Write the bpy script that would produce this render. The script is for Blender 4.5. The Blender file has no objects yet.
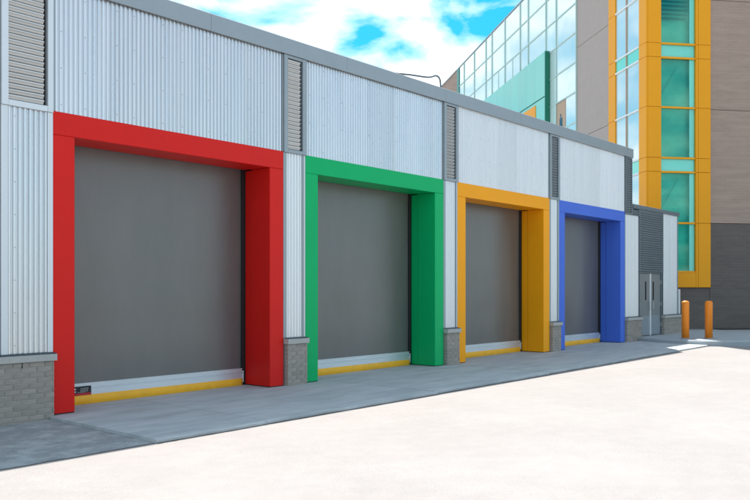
import bpy, bmesh, math, random
from mathutils import Vector, Matrix
random.seed(7)
S = bpy.context.scene
COL = S.collection

# ------------------------------------------------------------------ camera
TH = math.atan(695.0 / 800.0)
cam = bpy.data.cameras.new('camera')
cam.sensor_width = 36.0
cam.lens = 800.0 / 750.0 * 36.0
cam.shift_y = 40.0 / 750.0
cam.clip_start = 0.1
cam.clip_end = 5000.0
camo = bpy.data.objects.new('camera', cam)
COL.objects.link(camo)
camo.location = (0, -10, 1.6)
camo.rotation_euler = (math.pi / 2, 0, TH - math.pi / 2)
S.camera = camo

# ------------------------------------------------------------------ light
SUN_EL = math.radians(59.0)
SUN_AZ = (0.724, 0.69)                       # horizontal direction towards the sun
az_n = math.hypot(*SUN_AZ)
to_sun = Vector((SUN_AZ[0] / az_n * math.cos(SUN_EL), SUN_AZ[1] / az_n * math.cos(SUN_EL), math.sin(SUN_EL)))
sun = bpy.data.lights.new('sun', 'SUN')
sun.energy = 5.0
sun.angle = math.radians(0.53)
sun.color = (1.0, 0.96, 0.91)
suno = bpy.data.objects.new('sun', sun)
COL.objects.link(suno)
suno.rotation_euler = (-to_sun).to_track_quat('-Z', 'Y').to_euler()
suno.location = (20, 20, 40)

SKY_SEED = 13.4
W = bpy.data.worlds.new('World')
S.world = W
W.use_nodes = True
wn, wl = W.node_tree.nodes, W.node_tree.links
wn.clear()
w_out = wn.new('ShaderNodeOutputWorld')
w_bg = wn.new('ShaderNodeBackground')
w_bg.inputs['Strength'].default_value = 0.115
w_sky = wn.new('ShaderNodeTexSky')
w_sky.sky_type = 'NISHITA'
w_sky.sun_disc = False
w_sky.sun_elevation = SUN_EL
w_sky.sun_rotation = math.atan2(to_sun.x, to_sun.y)
w_sky.ozone_density = 2.0
w_tint = wn.new('ShaderNodeMix'); w_tint.data_type = 'RGBA'; w_tint.blend_type = 'MULTIPLY'
w_tint.inputs[0].default_value = 1.0
w_tint.inputs[7].default_value = (0.07, 0.66, 0.82, 1)
wl.new(w_sky.outputs[0], w_tint.inputs[6])
# clouds: thin sheets projected on a flat layer, over the whole sky
w_tc = wn.new('ShaderNodeTexCoord')
w_sep = wn.new('ShaderNodeSeparateXYZ')
wl.new(w_tc.outputs['Generated'], w_sep.inputs[0])
w_add = wn.new('ShaderNodeMath'); w_add.operation = 'ADD'; w_add.inputs[1].default_value = 0.22
w_max = wn.new('ShaderNodeMath'); w_max.operation = 'MAXIMUM'; w_max.inputs[1].default_value = 0.0
wl.new(w_sep.outputs[2], w_max.inputs[0]); wl.new(w_max.outputs[0], w_add.inputs[0])
w_dx = wn.new('ShaderNodeMath'); w_dx.operation = 'DIVIDE'
w_dy = wn.new('ShaderNodeMath'); w_dy.operation = 'DIVIDE'
wl.new(w_sep.outputs[0], w_dx.inputs[0]); wl.new(w_add.outputs[0], w_dx.inputs[1])
wl.new(w_sep.outputs[1], w_dy.inputs[0]); wl.new(w_add.outputs[0], w_dy.inputs[1])
w_cmb = wn.new('ShaderNodeCombineXYZ')
wl.new(w_dx.outputs[0], w_cmb.inputs[0]); wl.new(w_dy.outputs[0], w_cmb.inputs[1])
w_cmb.inputs[2].default_value = SKY_SEED
w_noise = wn.new('ShaderNodeTexNoise')
w_noise.inputs['Scale'].default_value = 3.1
w_noise.inputs['Detail'].default_value = 7.0
w_noise.inputs['Roughness'].default_value = 0.52
w_noise.inputs['Distortion'].default_value = 0.3
wl.new(w_cmb.outputs[0], w_noise.inputs['Vector'])
w_ramp = wn.new('ShaderNodeValToRGB')
w_ramp.color_ramp.elements[0].position = 0.435
w_ramp.color_ramp.elements[0].color = (0, 0, 0, 1)
w_ramp.color_ramp.elements[1].position = 0.64
w_ramp.color_ramp.elements[1].color = (1, 1, 1, 1)
wl.new(w_noise.outputs['Fac'], w_ramp.inputs[0])
w_mix = wn.new('ShaderNodeMix'); w_mix.data_type = 'RGBA'
w_mix.inputs[7].default_value = (9.0, 8.9, 8.8, 1)
wl.new(w_ramp.outputs[0], w_mix.inputs[0])
wl.new(w_tint.outputs[2], w_mix.inputs[6])
wl.new(w_mix.outputs[2], w_bg.inputs['Color'])
wl.new(w_bg.outputs[0], w_out.inputs[0])

S.view_settings.view_transform = 'Standard'
S.view_settings.look = 'None'
S.view_settings.exposure = 0.95
S.view_settings.gamma = 1.0
S.view_settings.use_curve_mapping = False

# ------------------------------------------------------------------ materials
def mat(name, col, rough=0.6, metal=0.0, spec=0.5, var=0.0, vscale=3.0, rnd=0.0, bump=0.0, bscale=40.0,
        stretch=(1, 1, 1), coat=0.0, col2=None, stain=0.0, sscale=0.8, speck=0.0):
    m = bpy.data.materials.new(name)
    m.use_nodes = True
    n, l = m.node_tree.nodes, m.node_tree.links
    b = n['Principled BSDF']
    b.inputs['Roughness'].default_value = rough
    b.inputs['Metallic'].default_value = metal
    b.inputs['Specular IOR Level'].default_value = spec
    b.inputs['Coat Weight'].default_value = coat
    tc = n.new('ShaderNodeTexCoord')
    mp = n.new('ShaderNodeMapping')
    mp.inputs['Scale'].default_value = stretch
    l.new(tc.outputs['Object'], mp.inputs[0])
    rgb = n.new('ShaderNodeRGB'); rgb.outputs[0].default_value = (*col, 1)
    out = rgb.outputs[0]
    def mul(sock, fac, lo, hi):
        mr = n.new('ShaderNodeMapRange'); mr.inputs[3].default_value = lo; mr.inputs[4].default_value = hi
        l.new(fac, mr.inputs[0])
        vm = n.new('ShaderNodeVectorMath'); vm.operation = 'SCALE'
        l.new(sock, vm.inputs[0]); l.new(mr.outputs[0], vm.inputs['Scale'])
        return vm.outputs[0]
    def noise(scale, detail=5.0, vec=mp, rg=0.6):
        t = n.new('ShaderNodeTexNoise')
        t.inputs['Scale'].default_value = scale; t.inputs['Detail'].default_value = detail
        t.inputs['Roughness'].default_value = rg
        l.new(vec.outputs[0], t.inputs['Vector'])
        return t
    if col2 is not None:
        t = noise(sscale)
        r = n.new('ShaderNodeValToRGB')
        r.color_ramp.elements[0].position = 0.435; r.color_ramp.elements[1].position = 0.64
        l.new(t.outputs['Fac'], r.inputs[0])
        mx = n.new('ShaderNodeMix'); mx.data_type = 'RGBA'
        l.new(r.outputs[0], mx.inputs[0]); l.new(out, mx.inputs[6]); mx.inputs[7].default_value = (*col2, 1)
        out = mx.outputs[2]
    if var:
        t = noise(vscale)
        out = mul(out, t.outputs['Fac'], 1 - 1.8 * var, 1 + 1.8 * var)
        mr = n.new('ShaderNodeMapRange')
        mr.inputs[3].default_value = max(0.02, rough - 0.12); mr.inputs[4].default_value = min(1, rough + 0.12)
        l.new(t.outputs['Fac'], mr.inputs[0]); l.new(mr.outputs[0], b.inputs['Roughness'])
    if speck:
        t = noise(90.0, 2.0)
        out = mul(out, t.outputs['Fac'], 1 - 2 * speck, 1 + 2 * speck)
    if rnd:
        oi = n.new('ShaderNodeObjectInfo')
        out = mul(out, oi.outputs['Random'], 1 - rnd, 1 + rnd)
    l.new(out, b.inputs['Base Color'])
    if bump:
        t = noise(bscale, 4.0)
        bp = n.new('ShaderNodeBump'); bp.inputs['Strength'].default_value = bump; bp.inputs['Distance'].default_value = 0.01
        l.new(t.outputs['Fac'], bp.inputs['Height']); l.new(bp.outputs[0], b.inputs['Normal'])
    return m

M = {}
M['ground'] = mat('sunlit_concrete_yard', (0.284, 0.261, 0.248), 0.9, col2=(0.303, 0.279, 0.265), sscale=0.55, var=0.07, vscale=4.5, bump=0.35, bscale=60, speck=0.14, spec=0.2)
M['asphalt'] = mat('worn_asphalt', (0.265, 0.28, 0.282), 0.85, col2=(0.38, 0.395, 0.395), sscale=3.2, var=0.16, vscale=14, bump=0.5, bscale=70, speck=0.12, spec=0.3)
M['apron'] = mat('concrete_apron', (0.45, 0.475, 0.48), 0.72, col2=(0.37, 0.40, 0.41), sscale=1.3, var=0.16, vscale=3.5, stretch=(0.5, 2.4, 1), rnd=0.05, bump=0.2, bscale=50, speck=0.06, spec=0.35)
M['sealant'] = mat('joint_tar', (0.055, 0.05, 0.045), 0.8, var=0.2, vscale=20)
M['walk'] = mat('sidewalk_concrete', (0.36, 0.395, 0.41), 0.8, var=0.08, vscale=2, bump=0.2, speck=0.05)
M['galv'] = mat('galvanised_sheet', (0.66, 0.67, 0.685), 0.30, metal=0.8, var=0.075, vscale=1.6, stretch=(4, 4, 0.25), rnd=0.05)
M['galv_reflect'] = mat('pale_reflection_sheet', (0.78, 0.785, 0.79), 0.42, metal=0.45, var=0.06, vscale=2.2, stretch=(4, 4, 0.2), rnd=0.05)  # far bays: bright grazing reflection put into the sheet colour
M['galv_low'] = mat('galvanised_strip', (0.76, 0.76, 0.76), 0.36, metal=0.6, var=0.03, vscale=2, stretch=(3, 3, .3), rnd=.03)
M['trim_light'] = mat('light_trim', (0.66, 0.69, 0.71), 0.4, metal=0.3, var=0.03)
M['trim'] = mat('grey_trim', (0.30, 0.34, 0.36), 0.42, metal=0.35, var=0.05, vscale=4)
M['trim_dark'] = mat('dark_trim', (0.16, 0.19, 0.205), 0.45, metal=0.3, var=0.05, vscale=4)
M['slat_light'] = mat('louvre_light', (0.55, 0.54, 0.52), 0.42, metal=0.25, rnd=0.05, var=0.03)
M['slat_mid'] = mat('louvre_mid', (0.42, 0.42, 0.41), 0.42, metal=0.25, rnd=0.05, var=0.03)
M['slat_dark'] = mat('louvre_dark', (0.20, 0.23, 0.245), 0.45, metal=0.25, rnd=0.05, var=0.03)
M['void'] = mat('louvre_void', (0.02, 0.021, 0.023), 0.8)
M['screw'] = mat('screw_head', (0.25, 0.26, 0.27), 0.45, metal=0.6)
M['core'] = mat('wall_core', (0.25, 0.25, 0.25), 0.8)
M['roof'] = mat('roof_membrane', (0.30, 0.30, 0.29), 0.85, var=0.08)
PAINT = {'red': (0.68, 0.014, 0.010), 'green': (0.0, 0.42, 0.13), 'yellow': (0.94, 0.375, 0.006), 'blue': (0.07, 0.165, 0.66)}
for k, c in PAINT.items():
    M[k] = mat(k + '_paint', c, 0.42, var=0.05, vscale=1.6, spec=0.18, bump=0.05, bscale=2.5)
    nt = M[k].node_tree; bs = nt.nodes['Principled BSDF']; src = bs.inputs['Base Color'].links[0].from_socket
    tcn = nt.nodes.new('ShaderNodeTexCoord'); mpn = nt.nodes.new('ShaderNodeMapping'); mpn.inputs['Scale'].default_value = (2.2, 2.2, 0.9)
    nt.links.new(tcn.outputs['Object'], mpn.inputs[0])
    sc = nt.nodes.new('ShaderNodeTexNoise'); sc.inputs['Scale'].default_value = 7.0; sc.inputs['Detail'].default_value = 9.0; sc.inputs['Roughness'].default_value = 0.72
    nt.links.new(mpn.outputs[0], sc.inputs['Vector'])
    rp = nt.nodes.new('ShaderNodeValToRGB'); rp.color_ramp.elements[0].position = 0.62; rp.color_ramp.elements[1].position = 0.80
    rp.color_ramp.elements[0].color = (0, 0, 0, 1); rp.color_ramp.elements[1].color = (0.55, 0.55, 0.55, 1)
    nt.links.new(sc.outputs['Fac'], rp.inputs[0])
    mxn = nt.nodes.new('ShaderNodeMix'); mxn.data_type = 'RGBA'
    nt.links.new(rp.outputs[0], mxn.inputs[0]); nt.links.new(src, mxn.inputs[6]); mxn.inputs[7].default_value = (*[0.5 * v + 0.03 for v in c], 1)
    nt.links.new(mxn.outputs[2], bs.inputs['Base Color'])
M['curtain'] = mat('door_curtain', (0.122, 0.117, 0.109), 0.34, var=0.17, vscale=1.1, stretch=(1.6, 1, .5), bump=0.10, bscale=160, spec=0.9, speck=0.03)
M['alu'] = mat('bottom_bar', (0.70, 0.74, 0.77), 0.34, metal=0.45, var=0.06, vscale=3, stretch=(.4, 1, 3))
M['seal'] = mat('yellow_seal', (0.95, 0.47, 0.02), 0.55, var=0.10, vscale=5, bump=0.3, bscale=9)
M['black'] = mat('black_rubber', (0.012, 0.012, 0.013), 0.6)
M['sticker_black'] = mat('sticker_black', (0.01, 0.01, 0.012), 0.4)
M['sticker_red'] = mat('sticker_red', (0.45, 0.012, 0.03), 0.4)
M['sticker_grey'] = mat('sticker_print', (0.30, 0.32, 0.32), 0.4)
M['sticker_white'] = mat('sticker_white', (0.8, 0.8, 0.8), 0.4)
M['brick'] = mat('grey_brick', (0.34, 0.30, 0.26), 0.88, var=0.12, vscale=14, rnd=0.11, bump=0.5, bscale=70, speck=0.10, spec=0.2)
M['mortar'] = mat('mortar', (0.40, 0.37, 0.33), 0.9, var=0.06, bump=0.3)
M['cap'] = mat('stone_cap', (0.42, 0.415, 0.385), 0.8, var=0.08, vscale=8, bump=0.3, speck=0.08)
M['cap_top'] = mat('cap_flashing', (0.16, 0.21, 0.24), 0.5, metal=0.3)
M['door_grey'] = mat('door_paint', (0.21, 0.215, 0.21), 0.45, var=0.05, vscale=3)
M['kick'] = mat('kick_plate', (0.30, 0.34, 0.37), 0.4, metal=0.4)
M['glass_dark'] = mat('dark_glass', (0.02, 0.024, 0.026), 0.08)
M['bollard'] = mat('bollard_orange', (0.92, 0.265, 0.018), 0.42, var=0.05, vscale=6, spec=0.4)
M['white'] = mat('white_paint', (0.8, 0.8, 0.79), 0.5, var=0.03)
M['steel'] = mat('steel', (0.5, 0.5, 0.5), 0.35, metal=0.8)
M['cable'] = mat('conduit_grey', (0.10, 0.13, 0.15), 0.5, metal=0.2)
# office block
M['orange'] = mat('orange_cladding', (0.88, 0.36, 0.012), 0.45, var=0.03, vscale=1.0, spec=0.18, bump=0.02, bscale=5)
M['white_mull'] = mat('white_mullion', (0.78, 0.80, 0.80), 0.4)
M['mull'] = mat('pale_green_mullion', (0.46, 0.62, 0.58), 0.4, metal=0.1)
M['teal'] = mat('teal_glass_panel', (0.16, 0.55, 0.44), 0.22, var=0.07, vscale=1.3, stretch=(1, 2.4, .3), rnd=0.06, spec=0.6)
M['teal_dark'] = mat('dark_green_edge', (0.0, 0.17, 0.10), 0.3, spec=0.5)
M['tan'] = mat('tan_panel', (0.48, 0.33, 0.22), 0.6, var=0.06)
M['pale'] = mat('pale_masonry', (0.44, 0.375, 0.34), 0.9, var=0.05, vscale=3, bump=0.3, bscale=25, speck=0.04, spec=0.2)  # smooth side pier; skylight on this face also put into the colour
M['soil'] = mat('soil', (0.035, 0.03, 0.024), 0.95, var=0.2, vscale=8)

def glass(name, col, rough=0.04, ior=1.9, var=0.0):
    m = mat(name, col, rough, spec=0.9, var=var, vscale=0.9, stretch=(1, 1, 0.6), rnd=0.05)
    b = m.node_tree.nodes['Principled BSDF']
    b.inputs['IOR'].default_value = ior
    for lk in list(m.node_tree.links):
        if lk.to_socket == b.inputs['Roughness']:
            m.node_tree.links.remove(lk)
    # slight pillowing of the panes
    n, l = m.node_tree.nodes, m.node_tree.links
    tc = n.new('ShaderNodeTexCoord'); t = n.new('ShaderNodeTexNoise'); t.inputs['Scale'].default_value = 0.8
    t.inputs['Detail'].default_value = 1.0
    bp = n.new('ShaderNodeBump'); bp.inputs['Strength'].default_value = 0.12; bp.inputs['Distance'].default_value = 0.05
    l.new(tc.outputs['Object'], t.inputs['Vector']); l.new(t.outputs['Fac'], bp.inputs['Height']); l.new(bp.outputs[0], b.inputs['Normal'])
    return m
M['glass_side'] = glass('pale_reflective_glass', (0.58, 0.76, 0.73), 0.05, 2.1)
M['glass_bay'] = glass('bay_side_glass', (0.50, 0.68, 0.70), 0.05, 2.0)
M['glass_front'] = glass('green_window_glass', (0.03, 0.25, 0.18), 0.06, 1.6, var=0.22)
def clear_glass(name, tint):
    m = bpy.data.materials.new(name); m.use_nodes = True
    n, l = m.node_tree.nodes, m.node_tree.links
    n.remove(n['Principled BSDF'])
    tr = n.new('ShaderNodeBsdfTransparent'); tr.inputs[0].default_value = (*tint, 1)
    gl = n.new('ShaderNodeBsdfGlossy'); gl.inputs['Roughness'].default_value = 0.03; gl.inputs['Color'].default_value = (0.55, 0.9, 0.82, 1)
    fr = n.new('ShaderNodeFresnel'); fr.inputs['IOR'].default_value = 1.6
    mx = n.new('ShaderNodeMixShader')
    tc = n.new('ShaderNodeTexCoord'); t = n.new('ShaderNodeTexNoise'); t.inputs['Scale'].default_value = 1.1; t.inputs['Detail'].default_value = 2.0
    bp = n.new('ShaderNodeBump'); bp.inputs['Strength'].default_value = 0.04; bp.inputs['Distance'].default_value = 0.02
    l.new(tc.outputs['Object'], t.inputs['Vector']); l.new(t.outputs['Fac'], bp.inputs['Height']); l.new(bp.outputs[0], gl.inputs['Normal'])
    l.new(fr.outputs[0], mx.inputs[0]); l.new(tr.outputs[0], mx.inputs[1]); l.new(gl.outputs[0], mx.inputs[2])
    l.new(mx.outputs[0], n['Material Output'].inputs[0])
    return m
M['glass_front'] = clear_glass('green_window_glass', (0.56, 0.94, 0.86))
M['room'] = mat('stair_room_wall', (0.74, 0.80, 0.77), 0.8, var=0.22, vscale=1.2, stretch=(1, 1, 2))
M['stair'] = mat('stair_steel', (0.70, 0.72, 0.70), 0.6)
M['blind'] = mat('blind_slat', (0.10, 0.14, 0.15), 0.6)
M['glass_cyan'] = glass('cyan_spandrel_glass', (0.16, 0.70, 0.56), 0.15, 1.5)

def brick_wall_mat(name, c1, c2, mortar):
    m = bpy.data.materials.new(name); m.use_nodes = True
    n, l = m.node_tree.nodes, m.node_tree.links
    b = n['Principled BSDF']; b.inputs['Roughness'].default_value = 0.9; b.inputs['Specular IOR Level'].default_value = 0.2
    tc = n.new('ShaderNodeTexCoord')
    sp = n.new('ShaderNodeSeparateXYZ'); l.new(tc.outputs['Object'], sp.inputs[0])
    ad = n.new('ShaderNodeMath'); ad.operation = 'ADD'; l.new(sp.outputs[0], ad.inputs[0]); l.new(sp.outputs[1], ad.inputs[1])
    cb = n.new('ShaderNodeCombineXYZ'); l.new(ad.outputs[0], cb.inputs[0]); l.new(sp.outputs[2], cb.inputs[1])
    br = n.new('ShaderNodeTexBrick')
    br.inputs['Color1'].default_value = (*c1, 1); br.inputs['Color2'].default_value = (*c2, 1); br.inputs['Mortar'].default_value = (*mortar, 1)
    br.inputs['Scale'].default_value = 1.0; br.inputs['Brick Width'].default_value = 0.30; br.inputs['Row Height'].default_value = 0.10
    br.inputs['Mortar Size'].default_value = 0.008; br.inputs['Bias'].default_value = 0.0
    l.new(cb.outputs[0], br.inputs['Vector'])
    mp = n.new('ShaderNodeMapping'); mp.inputs['Scale'].default_value = (0.35, 3.5, 1); l.new(cb.outputs[0], mp.inputs[0])
    t = n.new('ShaderNodeTexNoise'); t.inputs['Scale'].default_value = 1.6; t.inputs['Detail'].default_value = 7; l.new(mp.outputs[0], t.inputs['Vector'])
    mr = n.new('ShaderNodeMapRange'); mr.inputs[3].default_value = 0.80; mr.inputs[4].default_value = 1.20; l.new(t.outputs['Fac'], mr.inputs[0])
    vm = n.new('ShaderNodeVectorMath'); vm.operation = 'SCALE'; l.new(br.outputs['Color'], vm.inputs[0]); l.new(mr.outputs[0], vm.inputs['Scale'])
    l.new(vm.outputs[0], b.inputs['Base Color'])
    bp = n.new('ShaderNodeBump'); bp.inputs['Strength'].default_value = 0.5; bp.inputs['Distance'].default_value = 0.01; bp.invert = True
    l.new(br.outputs['Fac'], bp.inputs['Height']); l.new(bp.outputs[0], b.inputs['Normal'])
    return m
M['brown'] = brick_wall_mat('brown_masonry', (0.40, 0.295, 0.235), (0.37, 0.272, 0.217), (0.415, 0.315, 0.255))
M['brown_shaded'] = brick_wall_mat('shaded_brown_masonry', (0.155, 0.132, 0.116), (0.135, 0.115, 0.102), (0.165, 0.143, 0.127))  # same brown wall, shade of the lower storey put into the colour

# ------------------------------------------------------------------ mesh helpers
def add_box(bm, x0, x1, y0, y1, z0, z1, bev=0.0):
    vs = [bm.verts.new(p) for p in ((x0, y0, z0), (x1, y0, z0), (x1, y1, z0), (x0, y1, z0), (x0, y0, z1), (x1, y0, z1), (x1, y1, z1), (x0, y1, z1))]
    fs = [bm.faces.new([vs[i] for i in q]) for q in ((0, 3, 2, 1), (4, 5, 6, 7), (0, 1, 5, 4), (1, 2, 6, 5), (2, 3, 7, 6), (3, 0, 4, 7))]
    if bev:
        es = list({e for f in fs for e in f.edges})
        bmesh.ops.bevel(bm, geom=es, offset=bev, segments=1, affect='EDGES', clamp_overlap=True)

def mesh_of(bm, name):
    me = bpy.data.meshes.new(name)
    bm.to_mesh(me); bm.free()
    return me

def wl_of(o):      # world matrix of an object built here (only translations / known chain)
    m = o.matrix_basis.copy()
    if o.parent:
        m = wl_of(o.parent) @ o.matrix_parent_inverse @ m
    return m

def obj(name, me, m, parent=None, loc=None, keep=True):
    if isinstance(me, bmesh.types.BMesh):
        me = mesh_of(me, name)
    if m is not None and not me.materials:
        me.materials.append(M[m] if isinstance(m, str) else m)
    o = bpy.data.objects.new(name, me)
    COL.objects.link(o)
    if loc is not None:
        o.location = loc
    if parent is not None:
        o.parent = parent
        if keep:
            o.matrix_parent_inverse = wl_of(parent).inverted()
    return o

def box(name, m, parent, x0, x1, y0, y1, z0, z1, bev=0.0, keep=True):
    bm = bmesh.new(); add_box(bm, x0, x1, y0, y1, z0, z1, bev)
    return obj(name, bm, m, parent, keep=keep)

def empty(name, loc, label, cat, rz=0.0, group=None):
    o = bpy.data.objects.new(name, None)
    COL.objects.link(o)
    o.location = loc; o.rotation_euler = (0, 0, rz)
    o['label'] = label; o['category'] = cat
    if group: o['group'] = group
    return o

def smooth(me):
    for p in me.polygons: p.use_smooth = True

def tube(pts, r, seg=10):
    bm = bmesh.new(); rings = []
    for i, p in enumerate(pts):
        p = Vector(p)
        a = Vector(pts[max(0, i - 1)]); b = Vector(pts[min(len(pts) - 1, i + 1)])
        d = (b - a).normalized()
        u = d.cross(Vector((0, 1, 0.01))).normalized(); v = d.cross(u)
        rings.append([bm.verts.new(p + u * r * math.cos(2 * math.pi * k / seg) + v * r * math.sin(2 * math.pi * k / seg)) for k in range(seg)])
    for a, b in zip(rings, rings[1:]):
        for k in range(seg):
            bm.faces.new((a[k], a[(k + 1) % seg], b[(k + 1) % seg], b[k]))
    bm.faces.new(rings[0]); bm.faces.new(rings[-1][::-1])
    bmesh.ops.recalc_face_normals(bm, faces=bm.faces)
    return bm

def lathe(prof, seg=28):
    bm = bmesh.new(); rings = []
    for r, z in prof:
        rings.append([bm.verts.new((r * math.cos(2 * math.pi * k / seg), r * math.sin(2 * math.pi * k / seg), z)) for k in range(seg)])
    for a, b in zip(rings, rings[1:]):
        for k in range(seg):
            bm.faces.new((a[k], a[(k + 1) % seg], b[(k + 1) % seg], b[k]))
    bm.faces.new(rings[0][::-1]); bm.faces.new(rings[-1])
    return bm

def G(x):          # the yard rises very slightly along the facade
    return -0.03 + 0.0045 * (min(max(x, 0), 30) - 5)

# ------------------------------------------------------------------ ground
bm = bmesh.new()
xs = [-900, -200, -60, -20, 0, 5, 10, 15, 20, 25, 30, 45, 80, 200, 1200]
ys = [-900, -200, -60, -20, -10, -2, 2, 20, 60, 200, 1200]
gv = [[bm.verts.new((x, y, G(x) - 0.045)) for y in ys] for x in xs]
for i in range(len(xs) - 1):
    for j in range(len(ys) - 1):
        bm.faces.new((gv[i][j], gv[i + 1][j], gv[i + 1][j + 1], gv[i][j + 1]))
g = obj('ground', bm, 'ground'); g['kind'] = 'structure'

# asphalt strip along the wall left of the apron, ragged edge
bm = bmesh.new()
n = 60
edge = []
for i in range(n + 1):
    x = -8 + 14.2 * i / n
    edge.append((x, -2.46 + 0.015 * random.uniform(-1, 1) - 0.01 * math.sin(x * 2.1)))
top = [bm.verts.new((x, 0.3, G(x) - 0.036)) for x, y in edge]
bot = [bm.verts.new((x, y, G(x) - 0.039)) for x, y in edge]
for i in range(n):
    bm.faces.new((bot[i], bot[i + 1], top[i + 1], top[i]))
a = obj('asphalt_strip', bm, 'asphalt'); a['kind'] = 'structure'

# concrete apron: separate slabs
ap = bpy.data.objects.new('concrete_apron', None); COL.objects.link(ap); ap['kind'] = 'structure'
joints = [5.02, 6.62, 10.19, 13.9, 17.6, 21.1, 23.9]
for i in range(len(joints) - 1):
    x0, x1 = joints[i] + 0.006, joints[i + 1] - 0.006
    y0 = -2.47 + 0.012 * (x0 - 5) + random.uniform(-0.02, 0.02)
    bm = bmesh.new()
    k = 14
    up, lo = [], []
    for j in range(k + 1):
        x = x0 + (x1 - x0) * j / k
        w = random.uniform(-0.012, 0.012)
        dz = random.uniform(-0.004, 0.004) * (1 if i else 1)
        up.append((bm.verts.new((x, 0.72, G(x))), bm.verts.new((x, y0 + w + 0.03, G(x) + dz)), bm.verts.new((x, y0 + w, G(x) - 0.012)), bm.verts.new((x, y0 + w, G(x) - 0.2)), bm.verts.new((x, 0.72, G(x) - 0.2))))
    for q, r in zip(up, up[1:]):
        for t in range(4):
            bm.faces.new((q[t], q[t + 1], r[t + 1], r[t]))
    bm.faces.new(up[0][::-1]); bm.faces.new(up[-1])
    bmesh.ops.recalc_face_normals(bm, faces=bm.faces)
    obj('concrete_slab', bm, 'apron', ap)
    bm = bmesh.new(); pr_ = None
    for j in range(41):
        x = x0 + (x1 - x0) * j / 40
        wd = max(0.004, 0.022 + random.uniform(-0.014, 0.014))
        cur = (bm.verts.new((x, y0 + 0.02, G(x) - 0.041)), bm.verts.new((x, y0 - 0.012 - wd, G(x) - 0.041)))
        if pr_: bm.faces.new((pr_[1], cur[1], cur[0], pr_[0]))
        pr_ = cur
    obj('joint_sealant', bm, 'sealant', ap)

# sidewalk with kerb at the end of the row
KP = [(23.62, -0.02), (23.46, -0.35), (23.30, -0.8), (23.17, -1.3), (23.12, -1.75), (23.22, -2.2), (23.5, -2.68), (24.0, -3.2), (25.2, -4.3), (27.5, -6.3), (36, -13.6), (60, -34)]
def offs(pts, d):
    r = []
    for i, p in enumerate(pts):
        a = Vector(pts[max(0, i - 1)]); b = Vector(pts[min(len(pts) - 1, i + 1)])
        t = (b - a).normalized(); nrm = Vector((-t.y, t.x))
        r.append((p[0] + nrm.x * d, p[1] + nrm.y * d))
    return r
inner = offs(KP, 0.16)
ZW = 0.165
bm = bmesh.new()
wv = [bm.verts.new((x, y, ZW - 0.006)) for x, y in inner] + [bm.verts.new((90, -10, ZW - 0.006)), bm.verts.new((60, 30, ZW - 0.006)), bm.verts.new((26.9, 3.0, ZW - 0.006)), bm.verts.new((26.9, 0.3, ZW - 0.006)), bm.verts.new((23.75, 0.3, ZW - 0.006))]
f = bm.faces.new(wv)
bmesh.ops.triangulate(bm, faces=[f])
bmesh.ops.recalc_face_normals(bm, faces=bm.faces)
for fc in bm.faces:
    if fc.normal.z < 0: fc.normal_flip()
sw = obj('sidewalk', bm, 'walk'); sw['kind'] = 'structure'
bm = bmesh.new()
ring = []
outer_t = offs(KP, 0.03)
for (ax, ay), (tx, ty), (bx_, by_) in zip(KP, outer_t, inner):
    ring.append([bm.verts.new((ax, ay, -0.1)), bm.verts.new((ax, ay, ZW - 0.03)), bm.verts.new((tx, ty, ZW)), bm.verts.new((bx_, by_, ZW)), bm.verts.new((bx_, by_, -0.1))])
for q, r in zip(ring, ring[1:]):
    for t in range(4):
        bm.faces.new((q[t], r[t], r[t + 1], q[t + 1]))
bm.faces.new(ring[0]); bm.faces.new(ring[-1][::-1])
bmesh.ops.recalc_face_normals(bm, faces=bm.faces)
obj('kerb', bm, 'walk', sw)

# ------------------------------------------------------------------ loading building
LB = empty('loading_building', (14, 3, 0), 'low corrugated metal building with four brightly framed roller doors', 'building')
PITCH = 4.548
X0 = [5.10 + PITCH * i for i in range(4)]
FW = 4.03
ZH = 3.93
XE = 23.27                    # end of the tall part
XL = 1.5                      # left end (out of view)
ZTOP = 5.57

# structure behind the cladding
box('wall', 'core', LB, XL, XE, 0.03, 0.55, ZH - 0.02, 5.6)
edges = [XL] + [v for x in X0 for v in (x + 0.02, x + FW - 0.02)] + [XE]
for i in range(0, len(edges), 2):
    box('wall_pier', 'core', LB, edges[i], edges[i + 1], 0.03, 0.9, -0.3, ZH - 0.03)
box('wall', 'core', LB, XL, XE, 9.0, 9.3, -0.3, 5.6)
box('wall', 'core', LB, XL, XL + 0.3, 0.56, 8.99, -0.3, 5.6)
box('wall', 'core', LB, XE - 0.3, XE - 0.004, 0.56, 8.99, -0.3, 5.6)
box('roof', 'roof', LB, XL + 0.01, XE - 0.01, 0.31, 9.2, 5.605, 5.70)

# coping along the roof edge
def coping(x0, x1, z0, z1, m):
    xs_ = x0
    while xs_ < x1 - 0.05:
        xe = min(xs_ + 3.05, x1)
        bm = bmesh.new()
        prof = [(-0.075, z0), (-0.075, z1 - 0.02), (-0.065, z1 - 0.006), (0.30, z1 - 0.03), (0.30, z0 + 0.02), (-0.05, z0 + 0.02), (-0.05, z0 + 0.0)]
        A = [bm.verts.new((xs_ + 0.002, y, z)) for y, z in prof]; B = [bm.verts.new((xe - 0.002, y, z)) for y, z in prof]
        for k in range(len(prof)):
            bm.faces.new((A[k], B[k], B[(k + 1) % len(prof)], A[(k + 1) % len(prof)]))
        bm.faces.new(A[::-1]); bm.faces.new(B)
        bmesh.ops.recalc_face_normals(bm, faces=bm.faces)
        obj('coping', bm, m, LB)
        xs_ = xe
coping(XL, XE + 0.03, ZTOP, 5.85, 'trim')

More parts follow.
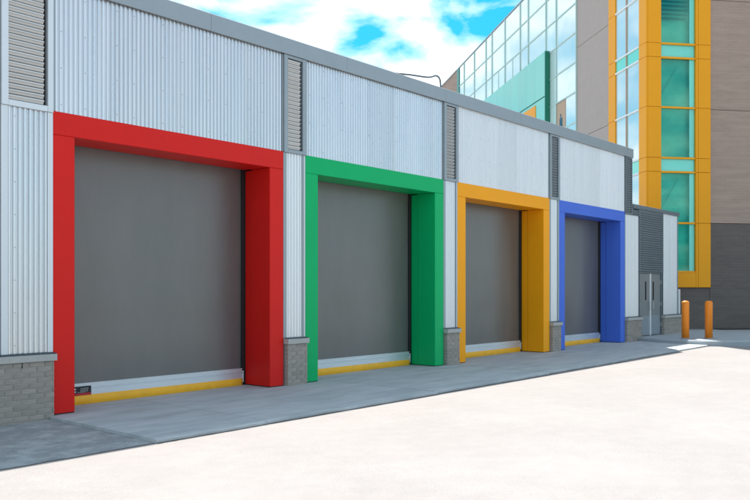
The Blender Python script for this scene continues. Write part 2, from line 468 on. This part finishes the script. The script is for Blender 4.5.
# corrugated sheets
RIB = 0.0677
def corrugated(x0, x1, z0, z1, m='galv', yb=-0.002, depth=0.024, screws=True, rows=None):
    w = 11 * RIB
    n = max(1, round((x1 - x0) / w))
    for i in range(n):
        a = x0 + (x1 - x0) * i / n; b = x0 + (x1 - x0) * (i + 1) / n
        a -= (0.012 if i else 0)
        bm = bmesh.new()
        yy = yb - 0.0016 * (i % 2)
        k = max(8, int(round((b - a) / RIB * 12)))
        L, H = [], []
        for j in range(k + 1):
            x = a + (b - a) * j / k
            c = math.cos(2 * math.pi * x / RIB)
            y = yy - depth * 0.5 * (1 + max(-1, min(1, 1.7 * c + 0.45)))
            L.append(bm.verts.new((x, y, z0))); H.append(bm.verts.new((x, y, z1)))
        for j in range(k):
            fc = bm.faces.new((L[j], L[j + 1], H[j + 1], H[j])); fc.smooth = False
        sh = obj('metal_sheet', bm, m, LB)
        if screws:
            bm = bmesh.new()
            xr = [round((a + (b - a) * 0.02) / RIB + 1) * RIB]
            if b - a > 0.6: xr.append(round((a + b) / 2 / RIB) * RIB)
            nz = max(2, int((z1 - z0) / 0.36))
            for x in xr:
                for q in range(nz):
                    z = z0 + 0.12 + (z1 - z0 - 0.24) * q / (nz - 1)
                    mt = Matrix.Translation((x, yy - depth - 0.002, z)) @ Matrix.Rotation(math.pi / 2, 4, 'X')
                    bmesh.ops.create_cone(bm, cap_ends=True, segments=8, radius1=0.007, radius2=0.005, depth=0.007, matrix=mt)
            so = obj('screws', bm, 'screw', sh); so['kind'] = 'stuff'

for i, x in enumerate(X0):
    corrugated(x + 0.035, x + FW - 0.035, ZH - 0.02, ZTOP + 0.015, 'galv' if i < 2 else 'galv_reflect')
    # slim edge trims of the upper panel
    box('edge_trim', 'trim', LB, x, x + 0.03, -0.03, 0.02, ZH + 0.004, ZTOP - 0.002)
    box('edge_trim', 'trim', LB, x + FW - 0.03, x + FW, -0.03, 0.02, ZH + 0.004, ZTOP - 0.002)

# louvres: frame > slats
slat_cache = {}
def louvre(x0, x1, z0, z1, mfr, msl, jl=0.09, jr=0.09, top=0.05, bot=0.06, pitch=0.069, gap=0.05):
    bm = bmesh.new()
    add_box(bm, x0, x0 + jl, -0.055, 0.028, z0, z1, 0.003)
    add_box(bm, x1 - jr, x1, -0.055, 0.028, z0, z1, 0.003)
    add_box(bm, x0 + jl + 0.001, x1 - jr - 0.001, -0.052, 0.028, z0, z0 + bot, 0.003)
    add_box(bm, x0 + jl + 0.001, x1 - jr - 0.001, -0.052, 0.028, z1 - top, z1, 0.003)
    fr = obj('louvre', bm, mfr, LB)
    box('louvre_back', 'void', fr, x0 + jl, x1 - jr, 0.022, 0.027, z0 + bot, z1 - top)
    a, b = x0 + jl + 0.002, x1 - jr - gap
    key = (round(b - a, 3), msl)
    if key not in slat_cache:
        bm = bmesh.new()
        w = (b - a)
        # blade: sloping front face with a lip
        prof = [(0.018, 0.068), (-0.040, 0.066), (-0.047, 0.060), (-0.047, 0.042), (-0.034, 0.036), (-0.022, 0.010), (-0.016, 0.010), (-0.030, 0.040), (0.018, 0.060)]
        A = [bm.verts.new((0, y, z)) for y, z in prof]; B = [bm.verts.new((w, y, z)) for y, z in prof]
        for k in range(len(prof)):
            bm.faces.new((A[k], B[k], B[(k + 1) % len(prof)], A[(k + 1) % len(prof)]))
        bm.faces.new(A[::-1]); bm.faces.new(B)
        bmesh.ops.recalc_face_normals(bm, faces=bm.faces)
        me = mesh_of(bm, 'slat'); me.materials.append(M[msl]); slat_cache[key] = me
    z = z0 + bot + 0.002
    while z + pitch < z1 - top + 0.01:
        obj('slat', slat_cache[key], None, fr, loc=(a, 0, z))
        z += pitch

LZ0, LZ1 = 3.92, ZTOP - 0.003
louvre(4.43, 5.098, 3.90, LZ1, 'trim_light', 'slat_light', jl=0.085, jr=0.075, bot=0.075)
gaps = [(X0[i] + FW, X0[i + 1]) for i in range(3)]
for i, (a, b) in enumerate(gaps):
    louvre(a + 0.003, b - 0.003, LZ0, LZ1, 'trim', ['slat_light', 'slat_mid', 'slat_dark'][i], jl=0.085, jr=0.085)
XB = X0[3] + FW
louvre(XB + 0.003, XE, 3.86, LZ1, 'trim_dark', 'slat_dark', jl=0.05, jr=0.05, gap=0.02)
# far-left corrugated (mostly outside the frame)
corrugated(XL, 4.428, 0.79, ZTOP + 0.015)
corrugated(4.52, 5.02, 0.78, 3.898)
box('edge_trim', 'trim_light', LB, 4.43, 4.515, -0.035, 0.02, 0.79, 3.897)
box('edge_trim', 'trim_light', LB, 5.025, 5.097, -0.035, 0.02, 0.79, 3.897)
for a, b in gaps:
    corrugated(a + 0.075, b - 0.095, 0.77, LZ0 - 0.002, 'galv_low', screws=False)
    box('edge_trim', 'trim', LB, a + 0.003, a + 0.07, -0.028, 0.02, 0.77, LZ0 - 0.002)
    box('edge_trim', 'trim', LB, b - 0.09, b - 0.04, -0.034, 0.02, 0.77, LZ0 - 0.002)
    box('edge_trim', 'trim_light', LB, b - 0.037, b - 0.003, -0.024, 0.02, 0.77, LZ0 - 0.002)

# brick piers
brick_meshes = []
for k in range(6):
    bm = bmesh.new()
    add_box(bm, -0.0965, 0.0965, -0.045, 0.045, -0.0285, 0.0285, 0.0035)
    for v in bm.verts:
        v.co += Vector((random.uniform(-.0012, .0012), random.uniform(-.002, .002), random.uniform(-.001, .001)))
    me = mesh_of(bm, 'brick'); me.materials.append(M['brick']); brick_meshes.append(me)
def brick_pier(x0, x1, proud=0.10, ztop=0.69, overl=0.03, overr=0.03):
    core = box('brick_pier', 'mortar', LB, x0 + 0.006, x1 - 0.006, -proud + 0.008, 0.02, -0.2, ztop)
    zc = ztop - 0.034
    row = 0
    while zc > -0.12:
        x = x0 - (0.1015 if row % 2 else 0)
        while x < x1 - 0.01:
            a = max(x, x0); b = min(x + 0.203, x1)
            w = b - a
            if w > 0.03:
                o = obj('brick', random.choice(brick_meshes), None, core, loc=((a + b) / 2, -proud + 0.045 + random.uniform(-.002, .002), zc))
                o.scale = ((w - 0.010) / 0.193, 1, 1)
            x += 0.203
        row += 1; zc -= 0.0677
    # header faces on the visible left return
    if proud > 0.11: pass
    bm = bmesh.new()
    a, b = x0 - overl, x1 + overr
    prof = [(-proud - 0.035, ztop + 0.002), (-proud - 0.035, ztop + 0.082), (-proud - 0.030, ztop + 0.087), (0.02, ztop + 0.10), (0.02, ztop + 0.002)]
    A = [bm.verts.new((a, y, z)) for y, z in prof]; B = [bm.verts.new((b, y, z)) for y, z in prof]
    for k in range(len(prof)):
        bm.faces.new((A[k], B[k], B[(k + 1) % len(prof)], A[(k + 1) % len(prof)]))
    bm.faces.new(A[::-1]); bm.faces.new(B)
    bmesh.ops.recalc_face_normals(bm, faces=bm.faces)
    obj('cap', bm, 'cap', core)
    bm = bmesh.new()
    A = [bm.verts.new(p) for p in ((a, -proud - 0.033, ztop + 0.091), (b, -proud - 0.033, ztop + 0.091), (b, -0.03, ztop + 0.108), (a, -0.03, ztop + 0.108))]
    f0 = bm.faces.new(A)
    bmesh.ops.solidify(bm, geom=[f0], thickness=0.004)
    obj('cap_flashing', bm, 'cap_top', core)
    return core
pw = brick_pier(1.5, 5.085, overr=0.02)
box('weep_hole', 'black', pw, 4.655, 4.668, -0.105, -0.099, 0.62, 0.685)
for a, b in gaps:
    brick_pier(a + 0.035, b - 0.02, overl=0.02, overr=0.012)

# coloured frames and roller doors
COLS = ['red', 'green', 'yellow', 'blue']
YF = -0.032
for i, (x, c) in enumerate(zip(X0, COLS)):
    zg = G(x + 2)
    bm = bmesh.new(); add_box(bm, x, x + FW, YF, 0.42, 3.627, ZH, 0.005)
    add_box(bm, x + 0.308, x + FW - 0.308, 0.424, 0.60, 3.638, ZH - .06, 0.003)
    fr = obj('door_frame', bm, c, LB); fr['label'] = c + ' painted metal door surround'
    for sgn in (0, 1):
        a = x if sgn == 0 else x + FW - 0.30
        zj = G(a + 0.15) + 0.014
        bm = bmesh.new(); add_box(bm, a, a + 0.30, YF, 0.42, zj, 3.624, 0.005)
        a2 = a if sgn == 0 else a + 0.008
        add_box(bm, a2, a2 + 0.292, 0.426, 0.60, zj, 3.62, 0.003)
        obj('jamb', bm, c, fr)
        box('jamb_foot', 'black', fr, a + 0.006, a + 0.294, YF + 0.006, 0.60, -0.15, zj - 0.001)
    # curtain
    xa, xb = x + 0.27, x + FW - 0.27
    bm = bmesh.new()
    nx, nz = 40, 40
    ph = random.uniform(0, 6)
    gvx = []
    for p in range(nx + 1):
        colv = []
        for q in range(nz + 1):
            xx = xa + (xb - xa) * p / nx; zz = zg + 0.27 + (3.75 - zg - 0.27) * q / nz
            y = 0.640 + 0.004 * math.sin(xx * 2.3 + ph) * math.sin(zz * 1.7 + ph) + 0.0012 * math.sin(zz * 9 + ph)
            colv.append(bm.verts.new((xx, y, zz)))
        gvx.append(colv)
    for p in range(nx):
        for q in range(nz):
            fc = bm.faces.new((gvx[p][q], gvx[p + 1][q], gvx[p + 1][q + 1], gvx[p][q + 1])); fc.smooth = True
    dr = obj('roller_door', bm, 'curtain', LB); dr['label'] = 'grey fabric roller door in the ' + c + ' frame'
    # bottom bar profile
    bm = bmesh.new()
    prof = [(0.600, .122), (0.600, .200), (0.612, .206), (0.612, .222), (0.597, .228), (0.597, .252), (0.610, .258), (0.610, .272), (0.600, .276), (0.600, .292), (0.655, .292), (0.655, .122)]
    xr = x + FW - 0.36
    A = [bm.verts.new((xa + 0.05, y, z + zg)) for y, z in prof]; B = [bm.verts.new((xr, y, z + zg)) for y, z in prof]
    for k in range(len(prof)):
        bm.faces.new((A[k], B[k], B[(k + 1) % len(prof)], A[(k + 1) % len(prof)]))
    bm.faces.new(A[::-1]); bm.faces.new(B)
    bmesh.ops.recalc_face_normals(bm, faces=bm.faces)
    obj('bottom_bar', bm, 'alu', dr)
    bm = bmesh.new(); add_box(bm, xr + 0.002, xr + 0.02, 0.585, 0.65, zg + 0.06, zg + 0.25, 0.003)
    obj('end_bracket', bm, 'trim_light', dr)
    # yellow loop seal, sagging slightly
    bm = bmesh.new(); rings = []
    for p in range(61):
        xx = xa + 0.05 + (xr - xa - 0.05) * p / 60
        wob = 0.004 * math.sin(xx * 5 + ph) + 0.003 * math.sin(xx * 13 + 2 * ph)
        rings.append([bm.verts.new((xx, 0.622 + 0.030 * cy, zg + zz + (wob if zz < 0.05 else 0))) for cy, zz in ((-.7, .126), (-.85, .120), (-.95 - wob * 30, .06), (-.95, -.012), (0, -0.03), (.8, -.012), (1, .05), (.8, .126))])
    for a, b in zip(rings, rings[1:]):
        for k in range(7):
            fc = bm.faces.new((a[k], b[k], b[k + 1], a[k + 1])); fc.smooth = True
    bm.faces.new(rings[0]); bm.faces.new(rings[-1][::-1])
    bmesh.ops.recalc_face_normals(bm, faces=bm.faces)
    obj('bottom_seal', bm, 'seal', dr)
    # black side guides
    for (ga, gb) in ((x + 0.25, x + 0.305 + 0.04), (x + FW - 0.305 - 0.062, x + FW - 0.25)):
        bm = bmesh.new(); add_box(bm, ga, gb, 0.604, 0.622 if ga < x + 1 else 0.63, -0.1, 3.72, 0.002)
        obj('side_guide', bm, 'black', dr)
    box('side_guide', 'black', dr, x + FW - 0.355, x + FW - 0.335, 0.626, 0.69, zg, 3.70)
    if i == 0:
        # sticker: black plate, red stripe, grey slanted lettering blocks
        sx0, sx1 = 5.725, 5.99
        zs0, zs1 = zg + 0.13, zg + 0.252
        box('sticker', 'sticker_black', dr, sx0, sx1, 0.5925, 0.596, zs0, zs1)
        box('sticker_stripe', 'sticker_red', dr, sx0, sx1, 0.590, 0.5945, zs0 - 0.006, zs0 + 0.026)
        bm = bmesh.new()
        def sl(x0_, x1_, z0_, z1_, sh=0.012):
            vs = [bm.verts.new((x0_, 0.5915, z0_)), bm.verts.new((x1_, 0.5915, z0_)), bm.verts.new((x1_ + sh, 0.5915, z1_)), bm.verts.new((x0_ + sh, 0.5915, z1_))]
            bm.faces.new(vs)
        xx = sx0 + 0.095
        for wlet in (0.018, 0.014, 0.02, 0.012, 0.018):
            sl(xx, xx + wlet * 0.4, zs0 + 0.042, zs0 + 0.098); sl(xx + wlet * 0.65, xx + wlet, zs0 + 0.042, zs0 + 0.098)
            sl(xx, xx + wlet, zs0 + 0.062, zs0 + 0.074, 0.006)
            xx += wlet + 0.008
        sl(sx0 + 0.05, sx0 + 0.17, zs0 + 0.032, zs0 + 0.038, 0)
        obj('sticker_lettering', bm, 'sticker_grey', dr)
        bm = bmesh.new(); sl(sx0 + 0.0, sx0 + 0.03, zs0 + 0.078, zs0 + 0.094, 0); sl(sx0, sx0 + 0.03, zs0 + 0.042, zs0 + 0.056, 0)
        obj('sticker_mark', bm, 'sticker_white', dr)

# ------------------------------------------------------------------ low end of the building
XR = 27.03
ZL = 4.08
box('wall', 'core', LB, XE + 0.004, 23.84, 0.03, 5.0, -0.3, ZL + 0.03)
box('wall', 'core', LB, 25.70, XR, 0.03, 5.0, -0.3, ZL + 0.03)
box('wall', 'core', LB, 23.842, 25.698, 0.03, 5.0, 2.20, ZL + 0.028)
box('wall', 'core', LB, 23.842, 25.698, 0.5, 4.99, -0.3, 2.198)
box('roof', 'roof', LB, XE + 0.01, XR - 0.01, 0.31, 4.98, ZL + 0.035, ZL + 0.09)
coping(XE + 0.035, XR + 0.04, ZL, 4.205, 'trim_dark')
corrugated(XB + 0.05, 23.78, 0.79, 3.855, 'galv_low', screws=False)
box('edge_trim', 'trim', LB, XB + 0.003, XB + 0.046, -0.03, 0.02, 0.79, 3.857)
louvre(XE + 0.005, 23.80, 3.86, ZL - 0.003, 'trim_dark', 'slat_dark', jl=0.03, jr=0.03, top=0.02, bot=0.03, gap=0.0)
louvre(23.81, 25.70, 2.18, ZL - 0.003, 'trim_dark', 'slat_dark', jl=0.05, jr=0.06, gap=0.0, bot=0.05)
corrugated(25.74, 26.96, 0.79, ZL + 0.01, 'galv_low', screws=False)
box('edge_trim', 'trim_dark', LB, 25.703, 25.737, -0.035, 0.02, 0.79, ZL - 0.002)
box('edge_trim', 'trim', LB, 26.963, XR + 0.01, -0.03, 0.35, 0.79, ZL - 0.002)
brick_pier(XB + 0.02, 23.86, overl=0.0)
brick_pier(25.66, 27.2, overl=0.03)
# double door
dz0 = ZW + 0.01
bm = bmesh.new()
add_box(bm, 23.865, 23.915, -0.02, 0.1, dz0 - .2, 2.175, .003)
add_box(bm, 25.605, 25.655, -0.02, 0.1, dz0 - .2, 2.175, .003)
add_box(bm, 23.917, 25.603, -0.018, 0.1, 2.125, 2.173, .003)
dframe = obj('door_surround', bm, 'trim_dark', LB)
for k, (a, b) in enumerate(((23.925, 24.735), (24.785, 25.595))):
    leaf = box('door_leaf', 'door_grey', LB, a, b, 0.012, 0.06, dz0, 2.12, 0.004)
    wx = 24.42 if k == 0 else 25.02
    box('door_window', 'glass_dark', leaf, wx - 0.045, wx + 0.045, 0.006, 0.0115, 1.28, 1.86)
    box('kick_plate', 'kick', leaf, a + 0.02, b - 0.02, 0.007, 0.0115, dz0 + 0.02, 0.80)
    hx = b - 0.12 if k == 0 else a + 0.10
    bm = tube([(hx, 0.012, 0.98), (hx, -0.05, 0.99), (hx, -0.05, 1.24), (hx, 0.012, 1.25)], 0.012)
    obj('door_handle', bm, 'steel', leaf)
    for hz in (0.5, 1.15, 1.85):
        hxx = a - 0.006 if k == 0 else b + 0.006
        box('hinge', 'steel', leaf, hxx - 0.008, hxx + 0.008, -0.026, 0.011, hz - .06, hz + .06)
box('lit_leaf_edge', 'white', LB, 24.70, 24.745, -0.035, 0.0105, dz0, 2.118, 0.003)  # added white strip, its colour stands for light on a leaf edge
box('door_gap', 'black', LB, 24.737, 24.783, 0.03, 0.05, dz0, 2.12)

# ------------------------------------------------------------------ small things
for k, (x, y, lab) in enumerate(((23.92, -1.40, 'orange steel bollard nearer the metal building end pier'), (24.38, -1.92, 'orange steel bollard farther right, below the orange window bay'))):
    b = empty('bollard', (x, y, ZW), lab, 'bollard', group='orange bollards on the sidewalk')
    pr = [(0.108, 0.012)] + [(0.108, 1.06)] + [(0.108 * math.cos(t), 1.06 + 0.06 * math.sin(t)) for t in (0.3, 0.6, 0.9, 1.2, 1.45)]
    me = mesh_of(lathe(pr), 'post'); 
    for p in me.polygons: p.use_smooth = abs(p.normal.z) < 0.9
    obj('post', me, 'bollard', b, keep=False)
    obj('base_plate', lathe([(0.15, -0.004), (0.15, 0.010), (0.112, 0.014)]), 'steel' if k else 'walk', b, keep=False)

wp = empty('marker_post', (27.62, 0.16, ZW - 0.01), 'slim white post beside the end of the metal building', 'post')
obj('post', lathe([(0.05, 0.0), (0.05, 1.45), (0.042, 1.47), (0.0, 1.475)], 16), 'white', wp, keep=False)
obj('base_plate', lathe([(0.10, 0.0), (0.10, 0.012), (0.055, 0.016)], 16), 'steel', wp, keep=False)

pts = [(12.2, .25, 5.93), (12.9, .25, 6.03), (13.33, .25, 6.077), (13.5, .25, 6.10), (13.62, .25, 6.13), (13.74, .25, 6.18), (13.82, .25, 6.195), (13.89, .25, 6.18), (13.935, .25, 6.13), (13.955, .25, 6.05), (13.96, .25, 5.70)]
c = obj('roof_conduit', tube(pts, 0.02), 'cable')
smooth(c.data)
c['label'] = 'thin dark bent conduit above the roof edge of the metal building'; c['category'] = 'conduit'

# ------------------------------------------------------------------ office block behind
CX, CY = 28.359, 1.576
ANG = math.radians(-40.137)
OB = empty('office_building', (CX, CY, 0), 'tall brown brick block with glass side and orange framed window bay', 'building', rz=ANG)
def ob(name, m, parent, x0, x1, y0, y1, z0, z1, bev=0.0):
    return box(name, m, parent, x0, x1, y0, y1, z0, z1, bev, keep=False)
ZT = 16.85
BX = 22.0
storeys = [(-0.3, 4.04, 'brown_shaded'), (4.06, 8.22, 'brown'), (8.24, 12.25, 'brown'), (12.27, ZT, 'brown')]  # lowest storey gets the masonry darkened for shade
ob('wall_core', 'core', OB, 0.35, BX - .2, 0.35, 45, -0.3, ZT - 0.1)
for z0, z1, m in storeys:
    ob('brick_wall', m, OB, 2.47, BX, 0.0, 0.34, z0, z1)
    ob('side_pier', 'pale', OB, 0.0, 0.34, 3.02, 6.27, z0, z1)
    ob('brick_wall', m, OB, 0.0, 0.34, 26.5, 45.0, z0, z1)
ob('brick_wall', 'brown_shaded', OB, 0.0, 2.4695, 0.02, 0.34, -0.3, 1.69)
ob('brick_wall', 'brown_shaded', OB, 0.0, 0.34, 0.345, 3.01, -0.3, 1.69)
ob('parapet_cap', 'trim', OB, -0.05, 0.40, 0.36, 45.0, ZT + 0.003, ZT + 0.08)
ob('parapet_cap', 'trim', OB, -0.05, BX, -0.05, 0.355, ZT + 0.003, ZT + 0.08)
# orange bay, front: y from -0.06
ZR = [1.69, 2.26, 4.04, 5.90, 6.41, 8.25, 10.06, 10.57, 12.40, 14.2, 14.72, 16.5, ZT - .01]
FY = -0.06
bay_z = [(1.69, 4.04), (4.04, 5.90), (5.90, 6.41), (6.41, 8.25), (8.25, 10.06), (10.06, 10.57), (10.57, 12.40), (12.40, 14.2), (14.2, 14.72), (14.72, ZT - .01)]
for z0, z1 in bay_z:
    ob('cladding_panel', 'orange', OB, 0.006, 0.52, FY, 0.30, z0 + .006, z1 - .006, .004)
    ob('cladding_panel', 'orange', OB, 1.885, 1.975, FY, 0.30, z0 + .006, z1 - .006, .004)
    ob('cladding_panel', 'orange', OB, 1.985, 2.465, FY, 0.30, z0 + .006, z1 - .006, .004)
    ob('cladding_panel', 'orange', OB, -0.07, 0.0, FY, 0.48, z0 + .006, z1 - .006, .004)
    ob('cladding_panel', 'orange', OB, -0.07, 0.30, 2.42, 3.012, z0 + .006, z1 - .006, .004)
ob('cladding_panel', 'orange', OB, 0.525, 1.88, FY, 0.30, 1.696, 2.22, .004)
ob('room_back', 'room', OB, 0.02, 2.45, 0.262, 0.31, 1.70, ZT - .02)
ob('cladding_back', 'orange', OB, 0.05, 0.31, 0.32, 3.0, 1.70, ZT - .02)
panes = [(2.26, 4.04), (4.04, 5.90), (5.90, 6.41), (6.41, 8.25), (8.25, 10.06), (10.06, 10.57), (10.57, 12.40), (12.40, 14.2), (14.2, 14.72), (14.72, 16.5)]
for k, (z0, z1) in enumerate(panes):
    sp = (z1 - z0) < 0.8
    w = ob('window', 'orange', OB, 0.525, 1.88, -0.035, 0.02, z0 - 0.035, z0 + 0.035, .003)
    ob('pane', 'glass_cyan' if sp else 'glass_front', w, 0.54, 1.87 if sp else 1.665, 0.04, 0.046 if not sp else 0.06, z0 + 0.02, z1 - 0.02)
    if not sp:
        if abs(z0 - 10.57) < .01 or abs(z0 - 14.72) < .01:
            zb = z0 + 0.95
            while zb < z1 - 0.06:
                ob('blind_slat', 'blind', w, 0.55, 1.66, 0.13, 0.16, zb, zb + 0.06); zb += 0.155
        if k in (1, 4, 7):
            bm = bmesh.new()
            for (u0, v0, u1, v1, th_) in ((0.56, z0 + 0.35, 1.30, z1 - 0.25, 0.06),):
                vs = [bm.verts.new(q) for q in ((u0, .17, v0), (u1, .17, v1), (u1, .17, v1 + th_), (u0, .17, v0 + th_))]
                fq = bm.faces.new(vs); bmesh.ops.solidify(bm, geom=[fq], thickness=0.03)
            obj('stair_stringer', bm, 'stair', w, keep=False)
        ob('pane_strip', 'glass_cyan', w, 1.675, 1.87, 0.035, 0.06, z0 + 0.02, z1 - 0.02)
    w = ob('window', 'white_mull', OB, -0.075, 0.0, 0.49, 2.41, z0 - 0.03, z0 + 0.03, .003)
    for a, b in ((0.49, 1.485), (1.555, 2.41)):
        ob('pane', 'glass_cyan' if sp else 'glass_bay', w, -0.02, 0.0, a, b, z0 + 0.02, z1 - 0.02)
    ob('mullion', 'tan', w, -0.06, 0.0, 1.49, 1.55, z0 + 0.032, z1 - 0.032)
# curtain wall on the long side
cols = [6.29, 8.63, 9.94, 12.44, 13.69, 16.26, 18.70, 19.94, 22.48, 24.95, 26.2]
rows = [-0.2, 1.2, 2.5, 3.8, 5.1, 6.4, 7.7, 9.01, 10.34, 11.66, 12.97, 14.27, 15.58, ZT]
for a, b in zip(cols, cols[1:]):
    m = ob('mullion', 'mull', OB, -0.06, 0.12, a - 0.03, a + 0.03, -0.2, ZT - .002)
    cuts = [(a, b)]
    for r0, r1 in zip(rows, rows[1:]):
        sub = [(a, b)]
        if abs(r0 - 12.97) < .1 and 13 < a < 19:
            nn = 2 if b - a > 2 else 1
            sub = [(a + (b - a) * q / nn, a + (b - a) * (q + 1) / nn) for q in range(nn)]
            for q in range(1, nn):
                yy = a + (b - a) * q / nn
                ob('glazing_bar', 'mull', m, -0.028, 0.1, yy - .06, yy + .06, r0 + .04, r1 - .04)
        for c0, c1 in sub:
            if abs(a - 6.29) < .1 and r1 < 10.4 and r1 > 8.9:
                ob('pane', 'glass_side', m, -0.012, 0.03, 6.31, 7.49, r0 + .01, r1 - .01)
                continue
            ob('pane', 'glass_side', m, -0.012, 0.03, c0 + .03, c1 - .03, r0 + .02, r1 - .02)
for r in rows[1:-1]:
    ob('transom', 'mull', OB, -0.05, 0.10, 6.30, 26.2, r - .026, r + .026)
ob('infill_panel', 'tan', OB, -0.015, 0.06, 7.53, 8.58, 7.75, 10.30)
tw = ob('panel_window', 'glass_dark', OB, -0.02, -0.012, 7.9, 8.25, 8.3, 9.55)
ob('panel_window', 'glass_dark', OB, -0.02, -0.012, 8.05, 8.18, 9.56, 9.75)
ob('corner_trim', 'teal_dark', OB, -0.06, 0.2, 26.21, 26.75, -0.3, ZT)
# teal glass box on the side
tb0, tb1 = 9.45, 22.0
ob('glass_box_end', 'teal_dark', OB, -0.26, -0.032, tb0, tb0 + 0.06, 3.0, 13.05)
yy = tb0 + 0.065
while yy < tb1:
    y2 = min(yy + 1.25, tb1)
    ob('glass_box_panel', 'teal', OB, -0.26, -0.034, yy + .004, y2 - .004, 10.92, 13.05)
    ob('glass_box_panel', 'teal', OB, -0.26, -0.034, yy + .004, y2 - .004, 3.0, 10.86)
    yy = y2
ob('orange_panel', 'orange', OB, -0.285, -0.262, 10.7, 12.7, 9.8, 10.72)
# planting strip at the base
bm = bmesh.new(); add_box(bm, 2.6, BX, -0.55, -0.01, -0.3, ZW + 0.02)
obj('planting_strip', bm, 'soil', OB, keep=False)
